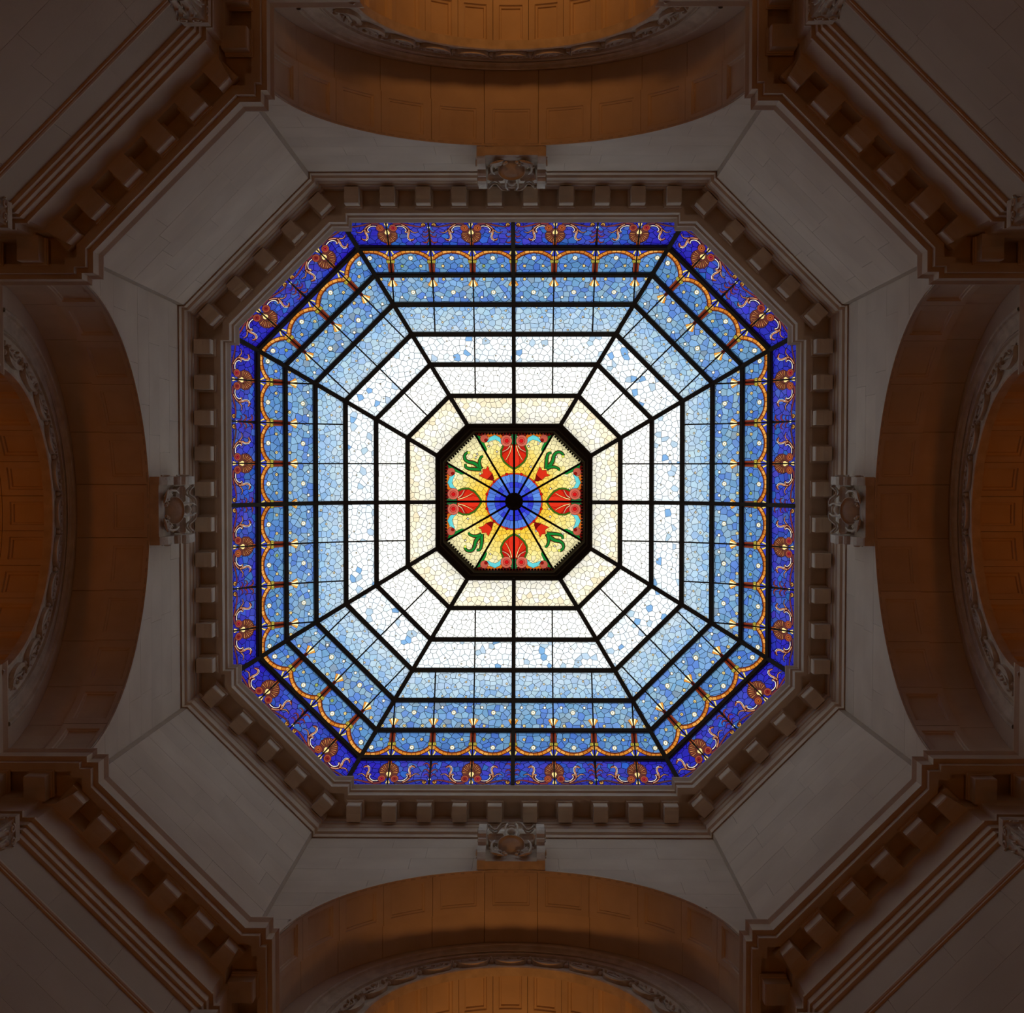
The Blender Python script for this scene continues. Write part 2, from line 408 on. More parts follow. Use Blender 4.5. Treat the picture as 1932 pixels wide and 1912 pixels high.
for k in range(4):
    s = ORTHO[k]
    # outer barrel
    mb = MB(); arc_band(mb, s, HC1, [(R1 + .18, 8.03), (R1 + .18, 9.7)], -1.5, 1.5, 48)
    vo = mb.build('vault_arch', M['joint'])
    tag(vo, 'deep coffered arch soffit at the %s of the photo' % PLACE[k], kind='structure')
    st = .262
    for j in range(-5, 6):
        a0, a1 = (j - .5) * st, (j + .5) * st
        vault_cell(s, HC1, R1, a0, a1, 7.988, 8.93, .17, .13, .05, vo, 'coffer', M['trim'])
        vault_cell(s, HC1, R1 + .045, a0, a1, 8.93, 9.64, 0, 0, 0, vo, 'vault_stone', M['trim'])
    # face wall round the inner arch
    mb = MB(); arc_band(mb, s, HC1, [(R1 + .2, 9.64), (4.01, 9.64)], -1.5, 1.5, 48)
    fw = mb.build('wall_%s_arm' % COMPASS[k], M['stone'])
    tag(fw, 'plain lunette wall round the carved arch at the %s' % PLACE[k], kind='structure')
    # carved arch
    ao = empty('carved_arch', P(s, 0, 9.6, 23.3))
    tag(ao, 'carved limestone arch of leafy scallops at the %s of the photo' % PLACE[k], 'arch', 'carved arches over the arms')
    mb = MB(); arc_band(mb, s, HC2, [(4.02, 9.64), (4.02, 9.56), (3.99, 9.545), (3.94, 9.55), (3.925, 9.60), (3.90, 9.62)], -1.45, 1.45)
    mb.build('outer_fillet', M['carved'], ao)
    mb = MB(); arc_band(mb, s, HC2, [(3.90, 9.62), (3.86, 9.65), (3.76, 9.665), (3.68, 9.65), (3.66, 9.62), (3.63, 9.62), (3.625, 9.645), (3.60, 9.645), (3.595, 9.60), (3.56, 9.59), (3.55, 9.645)], -1.45, 1.45)
    mb.build('hollow_moulding', M['carved'], ao)
    mb = MB(); arc_band(mb, s, HC2, [(3.55, 9.645), (3.45, 9.65), (3.10, 9.65), (3.0, 9.62), (2.93, 9.60), (2.90, 9.62), (2.90, 9.80)], -1.45, 1.45)
    mb.build('carved_band', M['carved'], ao)
    per = .252
    for j in range(-5, 6):
        mb = MB(); ac = j * per
        # crescent: raised scallop rim bowed to the inner edge
        N = 14; o1 = []; o2 = []
        for i in range(N + 1):
            t = -1 + 2 * i / N; aa = ac + t * per * .46
            ro = 3.30 - .27 * math.sqrt(max(0, 1 - t * t)); wd = .05 + .10 * (1 - t * t)
            o1.append((aa, ro)); o2.append((aa, ro + wd))
        for i in range(N):
            for (pa, pb, Da, Db) in ((o1, o1, 9.65, 9.55), (o1, o2, 9.55, 9.58), (o2, o2, 9.58, 9.65)):
                q = [VP(s, pa[i][0], Da, pa[i][1], HC2), VP(s, pa[i + 1][0], Da, pa[i + 1][1], HC2), VP(s, pb[i + 1][0], Db, pb[i + 1][1], HC2), VP(s, pb[i][0], Db, pb[i][1], HC2)]
                mb.add(q, [(0, 1, 2, 3)])
        fo = mb.build('scallop', M['carved'], ao)
        mb = MB()                      # leaf running inside the scallop
        rr = random.Random(j + 50 * k)
        pts = []; rad = []
        for i in range(9):
            t = -1 + 2 * i / 8; aa = ac + t * per * .40
            pts.append(VP(s, aa, 9.63, 3.40 - .14 * math.cos(t * 1.5) + .03 * math.sin(5 * t), HC2)); rad.append(.012 + .028 * (1 - t * t))
        mb.tube(pts, rad, 5)
        for i in range(7):
            t = -.8 + 1.6 * i / 6; aa = ac + t * per * .42
            c = VP(s, aa, 9.62, 3.44 - .10 * (1 - t * t) + rr.uniform(-.02, .02) + (.05 if i % 2 else -.03), HC2)
            tt = (VP(s, aa + .01, 9.62, 3.3, HC2) - VP(s, aa, 9.62, 3.3, HC2)).normalized()
            nn = Vector((s[0][0], s[0][1], 0)); uu = tt.cross(nn)
            ang = rr.uniform(-.9, .9); f0 = tt * math.cos(ang) + uu * math.sin(ang); f1 = nn.cross(f0)
            mb.ball(c, .05, (1.25, .5, .7), 6, 4, (f0, f1, nn))
        mb.ball(VP(s, ac + per * .5, 9.62, 3.40, HC2), .05, (.7, 1.2, .8), 6, 4)
        mb.ball(VP(s, ac + per * .5, 9.62, 3.22, HC2), .06, (1, 1, .8), 6, 4)
        mb.build('leaf_carving', M['carved'], ao, smooth=True)
    # inner barrel, coffered
    mb = MB(); arc_band(mb, s, HC2, [(3.14, 9.75), (3.14, ARM)], -1.5, 1.5, 40)
    v2 = mb.build('vault_barrel', M['joint'])
    tag(v2, 'coffered barrel vault beyond the carved arch at the %s' % PLACE[k], kind='structure')
    RB = 2.93; st2 = .252
    for row in range(4):
        d0 = 9.66 + row * 1.03
        for j in range(-5, 6):
            vault_cell(s, HC2, RB, (j - .5) * st2, (j + .5) * st2, d0, d0 + 1.03, .12, .15, .12, v2, 'coffer', M['trim'])
    # end wall of the arm
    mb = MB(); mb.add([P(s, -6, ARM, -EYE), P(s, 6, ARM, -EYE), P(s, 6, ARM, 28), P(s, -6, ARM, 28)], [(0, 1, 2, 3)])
    o = mb.build('wall_%s_end' % COMPASS[k], M['granite'])  # unseen end wall, given the dark stone to cut bounce
    tag(o, 'plain stone wall closing the arm at the %s' % PLACE[k], kind='structure')

# ------------------------------------------------------------------ floor, and an added outer shell that blocks stray sky light
mb = MB(); mb.box((-18, -18, -EYE - .3), (36, 0, 0), (0, 36, 0), (0, 0, .3))
tag(mb.build('floor', M['floor']), 'dull marble rotunda floor below the camera', kind='structure')
mb = MB(); lo = cl(-.25)
N = len(lo)
def sqp(x, y):
    m_ = max(abs(x), abs(y)); return (x / m_ * 18, y / m_ * 18)
mb.add([(x, y, 31.42) for x, y in lo] + [(*sqp(x, y), 31.42) for x, y in lo], [(i, (i + 1) % N, N + (i + 1) % N, N + i) for i in range(N)])
mb.add([(-18, -18, 31.42), (18, -18, 31.42), (18, 18, 31.42), (-18, 18, 31.42)], [])
tag(mb.build('ceiling', M['roof']), 'flat roof deck round the foot of the glass dome', kind='structure')
for k in range(4):
    s = ORTHO[k]; mb = MB(); mb.add([P(s, -18, 18, -EYE), P(s, 18, 18, -EYE), P(s, 18, 18, 31.42), P(s, -18, 18, 31.42)], [(0, 1, 2, 3)])
    tag(mb.build('wall_%s_outer' % COMPASS[k], M['roof']), 'outer building wall beyond the arm at the %s' % PLACE[k], kind='structure')

# ------------------------------------------------------------------ pilasters at the pier corners
pil_n = 0
for k in range(4):
    sx, sy = [(1, -1), (1, 1), (-1, 1), (-1, -1)][k]
    for sw in (0, 1):
        def W(x, y, h):
            if sw: x, y = y, x
            return Vector((x * sx, y * sy, h))
        xa, ya, xb, yb = 5.10, 8.50, 5.75, 9.22
        base = W(xa, ya, -EYE)
        arm = {(0, 0): 0, (0, 1): 1, (1, 0): 2, (1, 1): 1, (2, 0): 2, (2, 1): 3, (3, 0): 0, (3, 1): 3}[(k, sw)]
        pe = empty('pilaster', base)
        tag(pe, 'limestone pilaster with leafy capital on the %s pier beside the %s arm' % (DPLACE[k], PLACE[arm]), 'pilaster', 'corner pilasters of the piers')
        def ring(o_, h): return [W(x, y, h) for x, y in ((xa - o_, ya - o_), (5.445, ya - o_), (5.445, 8.797), (5.33, 8.797), (5.33, yb + o_), (xa - o_, yb + o_))]
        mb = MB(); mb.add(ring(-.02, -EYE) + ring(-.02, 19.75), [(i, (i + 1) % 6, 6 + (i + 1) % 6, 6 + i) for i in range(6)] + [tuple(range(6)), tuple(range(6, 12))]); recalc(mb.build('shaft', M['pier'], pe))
        cap = MB()                                     # bell and abacus
        lv_ = [(0, 19.72), (.04, 19.76), (.04, 19.82), (0, 19.85), (0, 20.3), (.03, 20.6), (.07, 20.74), (.10, 20.74), (.11, 20.89)]
        for (o0, h0), (o1, h1) in zip(lv_, lv_[1:]): cap.add(ring(o0, h0) + ring(o1, h1), [(i, (i + 1) % 6, 6 + (i + 1) % 6, 6 + i) for i in range(6)])
        cap.add(ring(0, 19.72), [tuple(range(6))])
        co = recalc(cap.build('capital', M['carved'], pe))
        # leaves on the face towards the centre and the face towards the arm
        for (ux, uy, o_x, o_y, dx, dy) in ((1, 0, xa, ya, 0, -1), (0, 1, xa, ya, -1, 0)):
            L = (5.445 - xa) if ux else (yb - ya)
            for row, (hh, nl) in enumerate(((19.86, 2 if ux else 4), (20.14, 2 if ux else 3))):
                for i in range(nl):
                    c = (i + .5) * L / nl
                    mb = MB(); pts = []; rad = []
                    for t_ in range(6):
                        f = t_ / 5; o_ = .015 + .10 * f ** 2.2
                        pts.append(W(o_x + ux * c + dx * o_, o_y + uy * c + dy * o_, hh + .34 * f - (.05 if t_ == 5 else 0)))
                        rad.append(.065 - .02 * f)
                    mb.tube(pts, rad, 5)
                    for sd in (-1, 1):
                        pts = [W(o_x + ux * (c + sd * (.03 + .05 * f)) + dx * (.015 + .06 * f), o_y + uy * (c + sd * (.03 + .05 * f)) + dy * (.015 + .06 * f), hh + .08 + .2 * f) for f in (0, .5, 1)]
                        mb.tube(pts, [.03, .035, .012], 4)
                    mb.build('leaf', M['carved'], co, smooth=True)
            for e_ in (0, 1):                           # volutes
                c = .06 if e_ == 0 else L - .06; mb = MB(); pts = []
                for q in range(15):
                    a = q * .62; r_ = .085 * (1 - q / 17)
                    pts.append(W(o_x + ux * (c + (r_ * math.cos(a)) * (-1 if e_ == 0 else 1)) + dx * .11, o_y + uy * (c + (r_ * math.cos(a)) * (-1 if e_ == 0 else 1)) + dy * .11, 20.60 + r_ * math.sin(a)))
                mb.tube(pts, .02, 5); mb.build('volute', M['carved'], co, smooth=True)

# ------------------------------------------------------------------ cartouche keystones
for k in range(4):
    s = ORTHO[k]
    ce = empty('cartouche', P(s, 0, 8.0, 27.1))
    tag(ce, 'carved cartouche keystone with shield and side scrolls at the %s of the dome opening' % PLACE[k], 'keystone', 'cartouche keystones on the drum walls')
    pf = [(8.02, 27.10), (7.78, 27.10), (7.75, 27.14), (7.66, 27.32), (7.62, 27.50), (7.62, 27.68), (7.55, 27.72), (7.50, 27.78), (7.50, 27.86),
          (7.42, 27.92), (7.38, 28.05), (7.37, 28.25), (7.39, 28.55), (7.44, 28.75), (7.55, 28.9), (7.7, 29.0), (8.02, 29.05)]
    # body slab
    mb = MB()
    def slab(p0, p1, pr, mb):
        n = len(pr)
        vs_ = [P(s, p0, d, h) for d, h in pr] + [P(s, p1, d, h) for d, h in pr]
        mb.add(vs_, [(i, i + 1, n + i + 1, n + i) for i in range(n - 1)] + [tuple(range(n)), tuple(range(n, 2 * n))])
    body = [(8.02, 27.12), (7.80, 27.12), (7.76, 27.3), (7.74, 27.8), (7.62, 28.2), (7.56, 28.6), (7.6, 28.9), (8.02, 29.2)]
    slab(-.60, .60, body, mb); recalc(mb.build('block', M['carved'], ce))
    for sg in (-1, 1):
        mb = MB(); slab(sg * .575, sg * .76, pf, mb); recalc(mb.build('side_scroll', M['carved'], ce))
        # rolled ends seen on the flank
        for (dc, hc_, rr) in ((7.60, 28.45, .17), (7.72, 27.45, .11)):
            mb = MB(); pts = []
            for q in range(14):
                a = q * .6; r_ = rr * (1 - q / 16)
                pts.append(P(s, sg * .775, dc + r_ * math.cos(a), hc_ + r_ * math.sin(a)))
            mb.tube(pts, .025, 5)
            mb.build('scroll_end', M['carved'], ce, smooth=True)
    nn = Vector((s[0][0], s[0][1], 0)); tt = Vector((s[1][0], s[1][1], 0)); zz = Vector((0, 0, 1))
    # oval shield leaning out over the room
    tilt = .95
    u = (zz * math.cos(tilt) - nn * math.sin(tilt)).normalized()      # up the shield, towards the centre
    vN = tt.cross(u)
    if vN.z > 0: vN = -vN
    mb = MB(); c0 = P(s, 0, 7.62, 27.62)
    N = 24; rings = [(1.0, 0), (1.0, .05), (.93, .085), (.86, .05), (.6, .085), (.3, .10)]
    vs_ = []
    for rs, dz in rings:
        for i in range(N):
            a = 2 * PI * i / N; hw_ = .31 * (1 + .10 * math.sin(a)); hh_ = .25
            vs_.append(c0 + tt * (hw_ * rs * math.cos(a)) + u * (hh_ * rs * math.sin(a)) + vN * dz)
    vs_.append(c0 + vN * .105)
    fs = [(r_ * N + i, r_ * N + (i + 1) % N, (r_ + 1) * N + (i + 1) % N, (r_ + 1) * N + i) for r_ in range(len(rings) - 1) for i in range(N)]
    fs += [((len(rings) - 1) * N + i, (len(rings) - 1) * N + (i + 1) % N, len(vs_) - 1) for i in range(N)]
    mb.add(vs_, fs); mb.build('shield', M['carved'], ce, smooth=True)
    # leaf sprays under the shield
    rr_c = random.Random(60 + k)
    for sg in (-1, 1):
        mb = MB()
        for q in range(7):
            a = .1 + q * .24
            pts = [P(s, sg * (.05 + (.12 + .30 * f) * math.cos(a * .8) + .02 * q), 7.71 - .07 * f, 27.22 + .30 * f * math.sin(a) + .03 * q) for f in (0, .35, .7, 1)]
            mb.tube(pts, [.015, .035, .03, .01], 5)
        for q in range(9):
            x_ = .12 + .045 * q
            mb.ball(P(s, sg * x_, 7.68 + rr_c.uniform(-.02, .02), 27.28 + .11 * (q % 3) + .02 * q), .045, (1, .8, .8), 6, 5)
        pts = [P(s, sg * x, d, h) for x, d, h in ((.30, 7.70, 27.20), (.40, 7.67, 27.30), (.45, 7.62, 27.50), (.44, 7.58, 27.70), (.38, 7.56, 27.85))]
        mb.tube(pts, [.02, .028, .03, .026, .018], 6)
        mb.build('leaf_spray', M['carved'], ce, smooth=True)
        # dished cheek beside the head: a panel facing down into the room
        mb = MB(); q_ = []
        for (x0, x1, d, h) in ((.24, .48, 7.62, 27.86), (.18, .53, 7.57, 27.95), (.17, .54, 7.50, 28.00), (.20, .50, 7.45, 28.02)):
            q_.append((P(s, sg * x0, d, h), P(s, sg * x1, d, h)))
        for (a_, b_), (c_, d_) in zip(q_, q_[1:]):
            mb.add([a_, b_, d_, c_, a_ + nn * .12, b_ + nn * .12, d_ + nn * .12 + zz * .02, c_ + nn * .12 + zz * .02], [(0, 1, 2, 3), (4, 5, 6, 7), (0, 3, 7, 4), (1, 2, 6, 5), (0, 1, 5, 4), (2, 3, 7, 6)])
        mb.tube([P(s, sg * x, d, h) for x, d, h in ((.26, 7.63, 27.84), (.36, 7.62, 27.84), (.47, 7.60, 27.86), (.52, 7.57, 27.94), (.54, 7.48, 28.02))], .02, 5)
        mb.build('cheek', M['carved'], ce)
        # wavy ribbon along the top edge as seen from below
        mb = MB()
        for off, dz in ((0, 0), (.055, -.04)):
            pts = [P(s, sg * x, d + off, h + dz) for x, d, h in ((.06, 7.375, 28.60), (.15, 7.37, 28.62), (.23, 7.385, 28.60), (.29, 7.43, 28.52), (.34, 7.48, 28.44), (.40, 7.49, 28.42), (.46, 7.46, 28.46), (.51, 7.42, 28.52))]
            mb.tube(pts, .024, 6)
        mb.ball(P(s, sg * .53, 7.42, 28.54), .04, (1, 1, 1), 7, 5)
        mb.build('ribbon_scroll', M['carved'], ce, smooth=True)
    mb = MB(); mb.ball(P(s, 0, 7.47, 28.25), .10, (1, .9, 1.15), 12, 9, (tt, nn, zz)); mb.ball(P(s, 0, 7.42, 28.42), .075, (1.2, .7, .6), 10, 6, (tt, nn, zz))
    mb.ball(P(s, 0, 7.52, 28.0), .05, (1.6, .7, .6), 8, 6, (tt, nn, zz))
    for sg in (-1, 1): mb.tube([P(s, sg * .10, 7.52, 28.0), P(s, sg * .14, 7.45, 28.2), P(s, sg * .14, 7.40, 28.42), P(s, sg * .10, 7.38, 28.56)], .022, 5)
    mb.build('bead_finial', M['carved'], ce, smooth=True)

# ------------------------------------------------------------------ stained glass
K = .604
RING = [(7.20, 31.118), (6.67, 31.95), (6.07, 32.6), (5.363, 33.15), (4.61, 33.6), (3.81, 33.95), (2.96, 34.2), (2.156, 34.35)]
B = 1.07
def ccw(poly):
    a = sum(p[0] * q[1] - q[0] * p[1] for p, q in zip(poly, poly[1:] + poly[:1]))
    return poly if a > 0 else poly[::-1]
def clip_half(poly, nx, ny, c):           # keep nx*x+ny*y <= c
    out_ = []
    for i in range(len(poly)):
        p, q = poly[i], poly[(i + 1) % len(poly)]
        dp, dq = nx * p[0] + ny * p[1] - c, nx * q[0] + ny * q[1] - c
        if dp <= 0: out_.append(p)
        if dp * dq < 0:
            t = dp / (dp - dq); out_.append((p[0] + t * (q[0] - p[0]), p[1] + t * (q[1] - p[1])))
    return out_
def inside_convex(poly, x, y, eps=1e-4):
    for p, q in zip(poly, poly[1:] + poly[:1]):
        if (q[0] - p[0]) * (y - p[1]) - (q[1] - p[1]) * (x - p[0]) < -eps: return False
    return True
def in_poly(poly, x, y):                  # non-zero winding
    w_ = 0
    for (ax, ay), (bx, by) in zip(poly, poly[1:] + poly[:1]):
        if (ay <= y) != (by <= y):
            t = (bx - ax) * (y - ay) - (x - ax) * (by - ay)
            if by > ay and t > 0: w_ += 1
            elif by <= ay and t < 0: w_ -= 1
    return w_ != 0
def voronoi(poly, sp, rnd, jit=.36):
    xs = [p[0] for p in poly]; ys = [p[1] for p in poly]
    pts = []; j = 0; y = min(ys) - sp * rnd.random() * .5
    while y < max(ys) + sp:
        x = min(xs) - sp + (sp / 2 if j % 2 else 0)
        while x < max(xs) + sp:
            pts.append((x + rnd.uniform(-jit, jit) * sp, y + rnd.uniform(-jit, jit) * sp)); x += sp
        y += sp * .87; j += 1
    A = np.array(pts); cells = []
    for i, p in enumerate(pts):
        d = ((A - A[i]) ** 2).sum(1); idx = np.argsort(d)[1:17]
        cell = [(p[0] - sp * 2, p[1] - sp * 2), (p[0] + sp * 2, p[1] - sp * 2), (p[0] + sp * 2, p[1] + sp * 2), (p[0] - sp * 2, p[1] + sp * 2)]
        for q in idx:
            nx, ny = A[q][0] - p[0], A[q][1] - p[1]
            c = nx * (A[q][0] + p[0]) / 2 + ny * (A[q][1] + p[1]) / 2
            cell = clip_half(cell, nx, ny, c)
            if len(cell) < 3: break
        for a, b in zip(poly, poly[1:] + poly[:1]):
            if len(cell) < 3: break
            nx, ny = (b[1] - a[1]), -(b[0] - a[0])
            cell = clip_half(cell, nx, ny, nx * a[0] + ny * a[1])
        if len(cell) >= 3:
            area_ = abs(sum(a[0] * b[1] - b[0] * a[1] for a, b in zip(cell, cell[1:] + cell[:1]))) / 2
            if area_ > 1e-5: cells.append(cell)
    return cells
def circle(cx, cy, rx, ry=None, n=10):
    ry = rx if ry is None else ry
    return [(cx + rx * math.cos(2 * PI * i / n), cy + ry * math.sin(2 * PI * i / n)) for i in range(n)]
def cat(pts, m=4):
    out_ = []
    for i in range(len(pts) - 1):
        p0, p1, p2, p3 = pts[max(i - 1, 0)], pts[i], pts[i + 1], pts[min(i + 2, len(pts) - 1)]
        for j in range(m):
            t = j / m
            out_.append(tuple(.5 * ((2 * p1[c]) + (-p0[c] + p2[c]) * t + (2 * p0[c] - 5 * p1[c] + 4 * p2[c] - p3[c]) * t * t + (-p0[c] + 3 * p1[c] - 3 * p2[c] + p3[c]) * t ** 3) for c in (0, 1)))
    out_.append(tuple(pts[-1])); return out_
def stroke(pts, w0, w1=None, m=3):
    w1 = w0 if w1 is None else w1
    q = cat(pts, m); n = len(q); L = []; Rr = []
    for i, p in enumerate(q):
        a, b = q[max(i - 1, 0)], q[min(i + 1, n - 1)]
        dx, dy = b[0] - a[0], b[1] - a[1]; l = math.hypot(dx, dy) or 1
        w_ = (w0 + (w1 - w0) * i / (n - 1)) / 2
        L.append((p[0] - dy / l * w_, p[1] + dx / l * w_)); Rr.append((p[0] + dy / l * w_, p[1] - dx / l * w_))
    return L + Rr[::-1]
def to(poly, fn): return [fn(*p) for p in poly]

def glass_panel(name, poly, cells, cell_cols, orns, emb, parent, lead_w, orn_f=.6):
    """poly convex ccw outline; cells tessera polygons; orns = list of (polygon, colour, child key) in rising priority"""
    verts = []; faces = []; 
    def addp(p):
        p = ccw(p); b = len(verts); verts.extend(Vector((x, y)) for x, y in p); faces.append(list(range(b, b + len(p))))
    for c in cells: addp(c)
    nc = len(cells); kept = []
    bx0, bx1 = min(p[0] for p in poly), max(p[0] for p in poly); by0, by1 = min(p[1] for p in poly), max(p[1] for p in poly)
    for o in orns:
        xs = [p[0] for p in o[0]]; ys = [p[1] for p in o[0]]
        if max(xs) < bx0 or min(xs) > bx1 or max(ys) < by0 or min(ys) > by1: continue
        kept.append(o); addp(o[0])
    rv, re_, rf, _, _, rof = geometry.delaunay_2d_cdt(verts, [], faces, 1, 1e-5)
    owner = []
    bb = [(min(p[0] for p in c), max(p[0] for p in c), min(p[1] for p in c), max(p[1] for p in c)) for c in cells + [o[0] for o in kept]]
    BBA = np.array(bb); cc_ = [ccw(c) for c in cells]
    for f in rf:
        cx = sum(rv[i].x for i in f) / len(f); cy = sum(rv[i].y for i in f) / len(f)
        if not inside_convex(poly, cx, cy): owner.append(None); continue
        cand = np.nonzero((BBA[:, 0] <= cx + 1e-4) & (BBA[:, 1] >= cx - 1e-4) & (BBA[:, 2] <= cy + 1e-4) & (BBA[:, 3] >= cy - 1e-4))[0]
        got = None
        for q in cand[::-1]:
            if q >= nc:
                if in_poly(kept[q - nc][0], cx, cy): got = int(q); break
            elif inside_convex(cc_[q], cx, cy, 1e-5): got = int(q); break
        owner.append(got)
    groups = {}
    for f, ow in zip(rf, owner):
        if ow is None: continue
        if ow < nc: key, col = None, cell_cols[ow]
        else: key, col = kept[ow - nc][2], kept[ow - nc][1]
        groups.setdefault(key, []).append((f, col))
    P3 = {}
    def p3(i):
        if i not in P3: P3[i] = emb(rv[i].x, rv[i].y, 0)
        return P3[i]
    def mesh_for(items, mb):
        for f, col in items: mb.add([p3(i) for i in f], [tuple(range(len(f)))], 0, col)
        return mb
    main = MB(); mesh_for(groups.get(None, []), main)
    ed = {}
    for fi, f in enumerate(rf):
        for a, b in zip(f, f[1:] + f[:1]): ed.setdefault((min(a, b), max(a, b)), []).append(fi)
    for (a, b), fl in ed.items():
        ows = {owner[x] for x in fl}
        if len(fl) < 2 or len(ows) < 2 or None in ows: continue
        A_, B_ = rv[a], rv[b]; dx, dy = B_.x - A_.x, B_.y - A_.y; l = math.hypot(dx, dy)
        if l < 1e-4: continue
        lw = lead_w * (orn_f if any(o_ >= nc for o_ in ows) else 1)
        px, py = -dy / l * lw / 2, dx / l * lw / 2; ex, ey = dx / l * lw * .3, dy / l * lw * .3
        q = [emb(A_.x - ex + px, A_.y - ey + py, .0), emb(B_.x + ex + px, B_.y + ey + py, .0), emb(B_.x + ex, B_.y + ey, .007), emb(A_.x - ex, A_.y - ey, .007),
             emb(A_.x - ex - px, A_.y - ey - py, .0), emb(B_.x + ex - px, B_.y + ey - py, .0)]
        main.add(q, [(0, 1, 2, 3), (3, 2, 5, 4)], 1, (0, 0, 0))
    po = main.build(name, [M['glass'], M['lead']], parent)
    for key, items in groups.items():
        if key is None: continue
        mb = mesh_for(items, MB()); mb.build(key[0], M['glass'], po)
    return po
GD = 1.80
def col_var(rgb, rnd, dv=.08, dh=.018, gd=None):
    c = srgb(*rgb); v = 1 + rnd.uniform(-dv, dv)
    return tuple(min(.985, max(0.001, x * v * (1 + rnd.uniform(-dh, dh)) / (gd or GD))) for x in c)
def scb(r, g, b): return tuple(min(.985, x / 1.2) for x in srgb(r, g, b))
def sc(r, g, b): return tuple(min(.985, x / GD) for x in srgb(r, g, b))

BROWN = sc(104, 48, 40); RUST = sc(160, 74, 40); ORANGE = sc(232, 150, 62); AMBER = sc(250, 190, 90); PINK = sc(222, 150, 112); CREAM = scb(250, 238, 200)
YEL = scb(246, 216, 140); DKRED = sc(120, 34, 22); WHITE = scb(250, 248, 240); RED = sc(200, 28, 50); VINE = sc(118, 52, 66); OLIVE = sc(170, 160, 60)
SPAND = sc(62, 74, 200)
def orn_ring0(par, cx, seg, rnd, corner_sgn=0):
    V = .985; o = []
    f = lambda dx, y: (cx + dx / 891.0, V * (.1 + (y - 1200) / 460 * .83))
    def A(poly, col, key): o.append((to(poly, f), col, key))
    if par == 'fan':
        for sg in (-1, 1):
            kk = ('scroll', cx, sg); m = lambda pts: [(sg * x, y) for x, y in pts]
            vc = sc(118 + rnd.randint(-20, 30), 55, 60)
            A(stroke(m([(150, 1238), (300, 1226), (450, 1240), (620, 1272), (760, 1286), (870, 1268)]), 42, 22), vc, kk)
            A(stroke(m([(190, 1284), (290, 1272), (380, 1288), (436, 1335), (440, 1378), (400, 1398)]), 36), DKRED, kk)
            A(stroke(m([(200, 1284), (290, 1272), (375, 1290), (428, 1335), (432, 1372), (405, 1390)]), 17), WHITE, kk)
            A(stroke(m([(330, 1240), (440, 1285), (520, 1350), (590, 1400), (650, 1408), (715, 1385)]), 46, 14), DKRED, kk)
            A(stroke(m([(340, 1242), (440, 1287), (520, 1352), (590, 1400), (650, 1405), (705, 1388)]), 30, 10), PINK, kk)
            A(stroke(m([(500, 1330), (492, 1410), (462, 1480), (480, 1545), (545, 1565), (605, 1530)]), 66, 26), DKRED, kk)
            A(stroke(m([(500, 1340), (496, 1410), (472, 1480), (490, 1535), (545, 1550), (598, 1528)]), 40, 16), PINK, kk)
            A(stroke(m([(478, 1400), (448, 1470), (458, 1540), (520, 1572)]), 14), WHITE, kk)
            A(stroke(m([(500, 1380), (430, 1405), (395, 1385)]), 26, 8), PINK, kk)
        kf = ('palmette', cx, 0)
        body = [(0, 1322), (100, 1322), (190, 1372), (232, 1450), (215, 1530), (150, 1590), (60, 1625), (0, 1628)]
        A(body + [(-x, y) for x, y in body[::-1]], BROWN, kf)
        for i in range(-7, 8):
            a = PI / 2 + i * .215
            r0, r1_ = 80, 205
            c_, s_ = math.cos(a), math.sin(a); w_ = 11
            A([(c_ * r0 - s_ * w_ * .4, 1420 + s_ * r0 + c_ * w_ * .4), (c_ * r0 + s_ * w_ * .4, 1420 + s_ * r0 - c_ * w_ * .4),
               (c_ * r1_ + s_ * w_, 1420 + s_ * r1_ - c_ * w_), (c_ * r1_ - s_ * w_, 1420 + s_ * r1_ + c_ * w_)], sc(226, 150, 84) if i % 2 else sc(196, 108, 66), kf)
        A([(-48, 1600), (48, 1600), (42, 1690), (-42, 1690)], RUST, kf)
        for sg in (-1, 1):
            c1 = [sc(200, 30, 60), sc(210, 110, 40), sc(150, 30, 40)][rnd.randrange(3)]
            A(circle(sg * 148, 1312, 92, 70, 12), sc(165, 75, 50), kf); A(circle(sg * 148, 1312, 48, 36, 10), c1, kf); A(circle(sg * 148, 1312, 18, 14, 8), DKRED, kf)
        A([(-52, 1218), (52, 1218), (48, 1245), (16, 1298), (-16, 1298), (-48, 1245)], YEL, kf)
        A([(-14, 1330), (14, 1330), (36, 1370), (62, 1400), (55, 1432), (28, 1445), (-28, 1445), (-55, 1432), (-62, 1400), (-36, 1370)], YEL, kf)
    else:
        ka = ('anthemion', cx, 0)
        for sg in (-1, 1):
            m = lambda pts: [(sg * x, y) for x, y in pts]
            A(stroke(m([(12, 1350), (60, 1400), (120, 1392), (140, 1365)]), 30, 10), sc(130, 45, 80), ka)
            A(stroke(m([(14, 1440), (80, 1490), (150, 1480), (165, 1440)]), 36, 10), sc(140, 55, 60), ka)
            A(stroke(m([(14, 1530), (60, 1600), (130, 1610), (175, 1585)]), 40, 10), sc(150, 60, 50), ka)
            kr = ('rosette', cx, sg)
            A(circle(sg * 118, 1250, 56, 42, 12), sc(130, 60, 50), kr); A(circle(sg * 118, 1250, 46, 34, 12), AMBER, kr); A(circle(sg * 118, 1250, 20, 14, 8), sc(190, 110, 30), kr)
        A([(-16, 1340), (16, 1340), (24, 1660), (-24, 1660)], RUST, ka)
        A([(-12, 1490), (12, 1490), (20, 1650), (-20, 1650)], ORANGE, ka)
        A([(-40, 1292), (0, 1275), (40, 1292), (16, 1335), (-16, 1335)], CREAM, ka)
        A([(-26, 1222), (26, 1222), (8, 1250), (-8, 1250)], CREAM, ka)
    return o
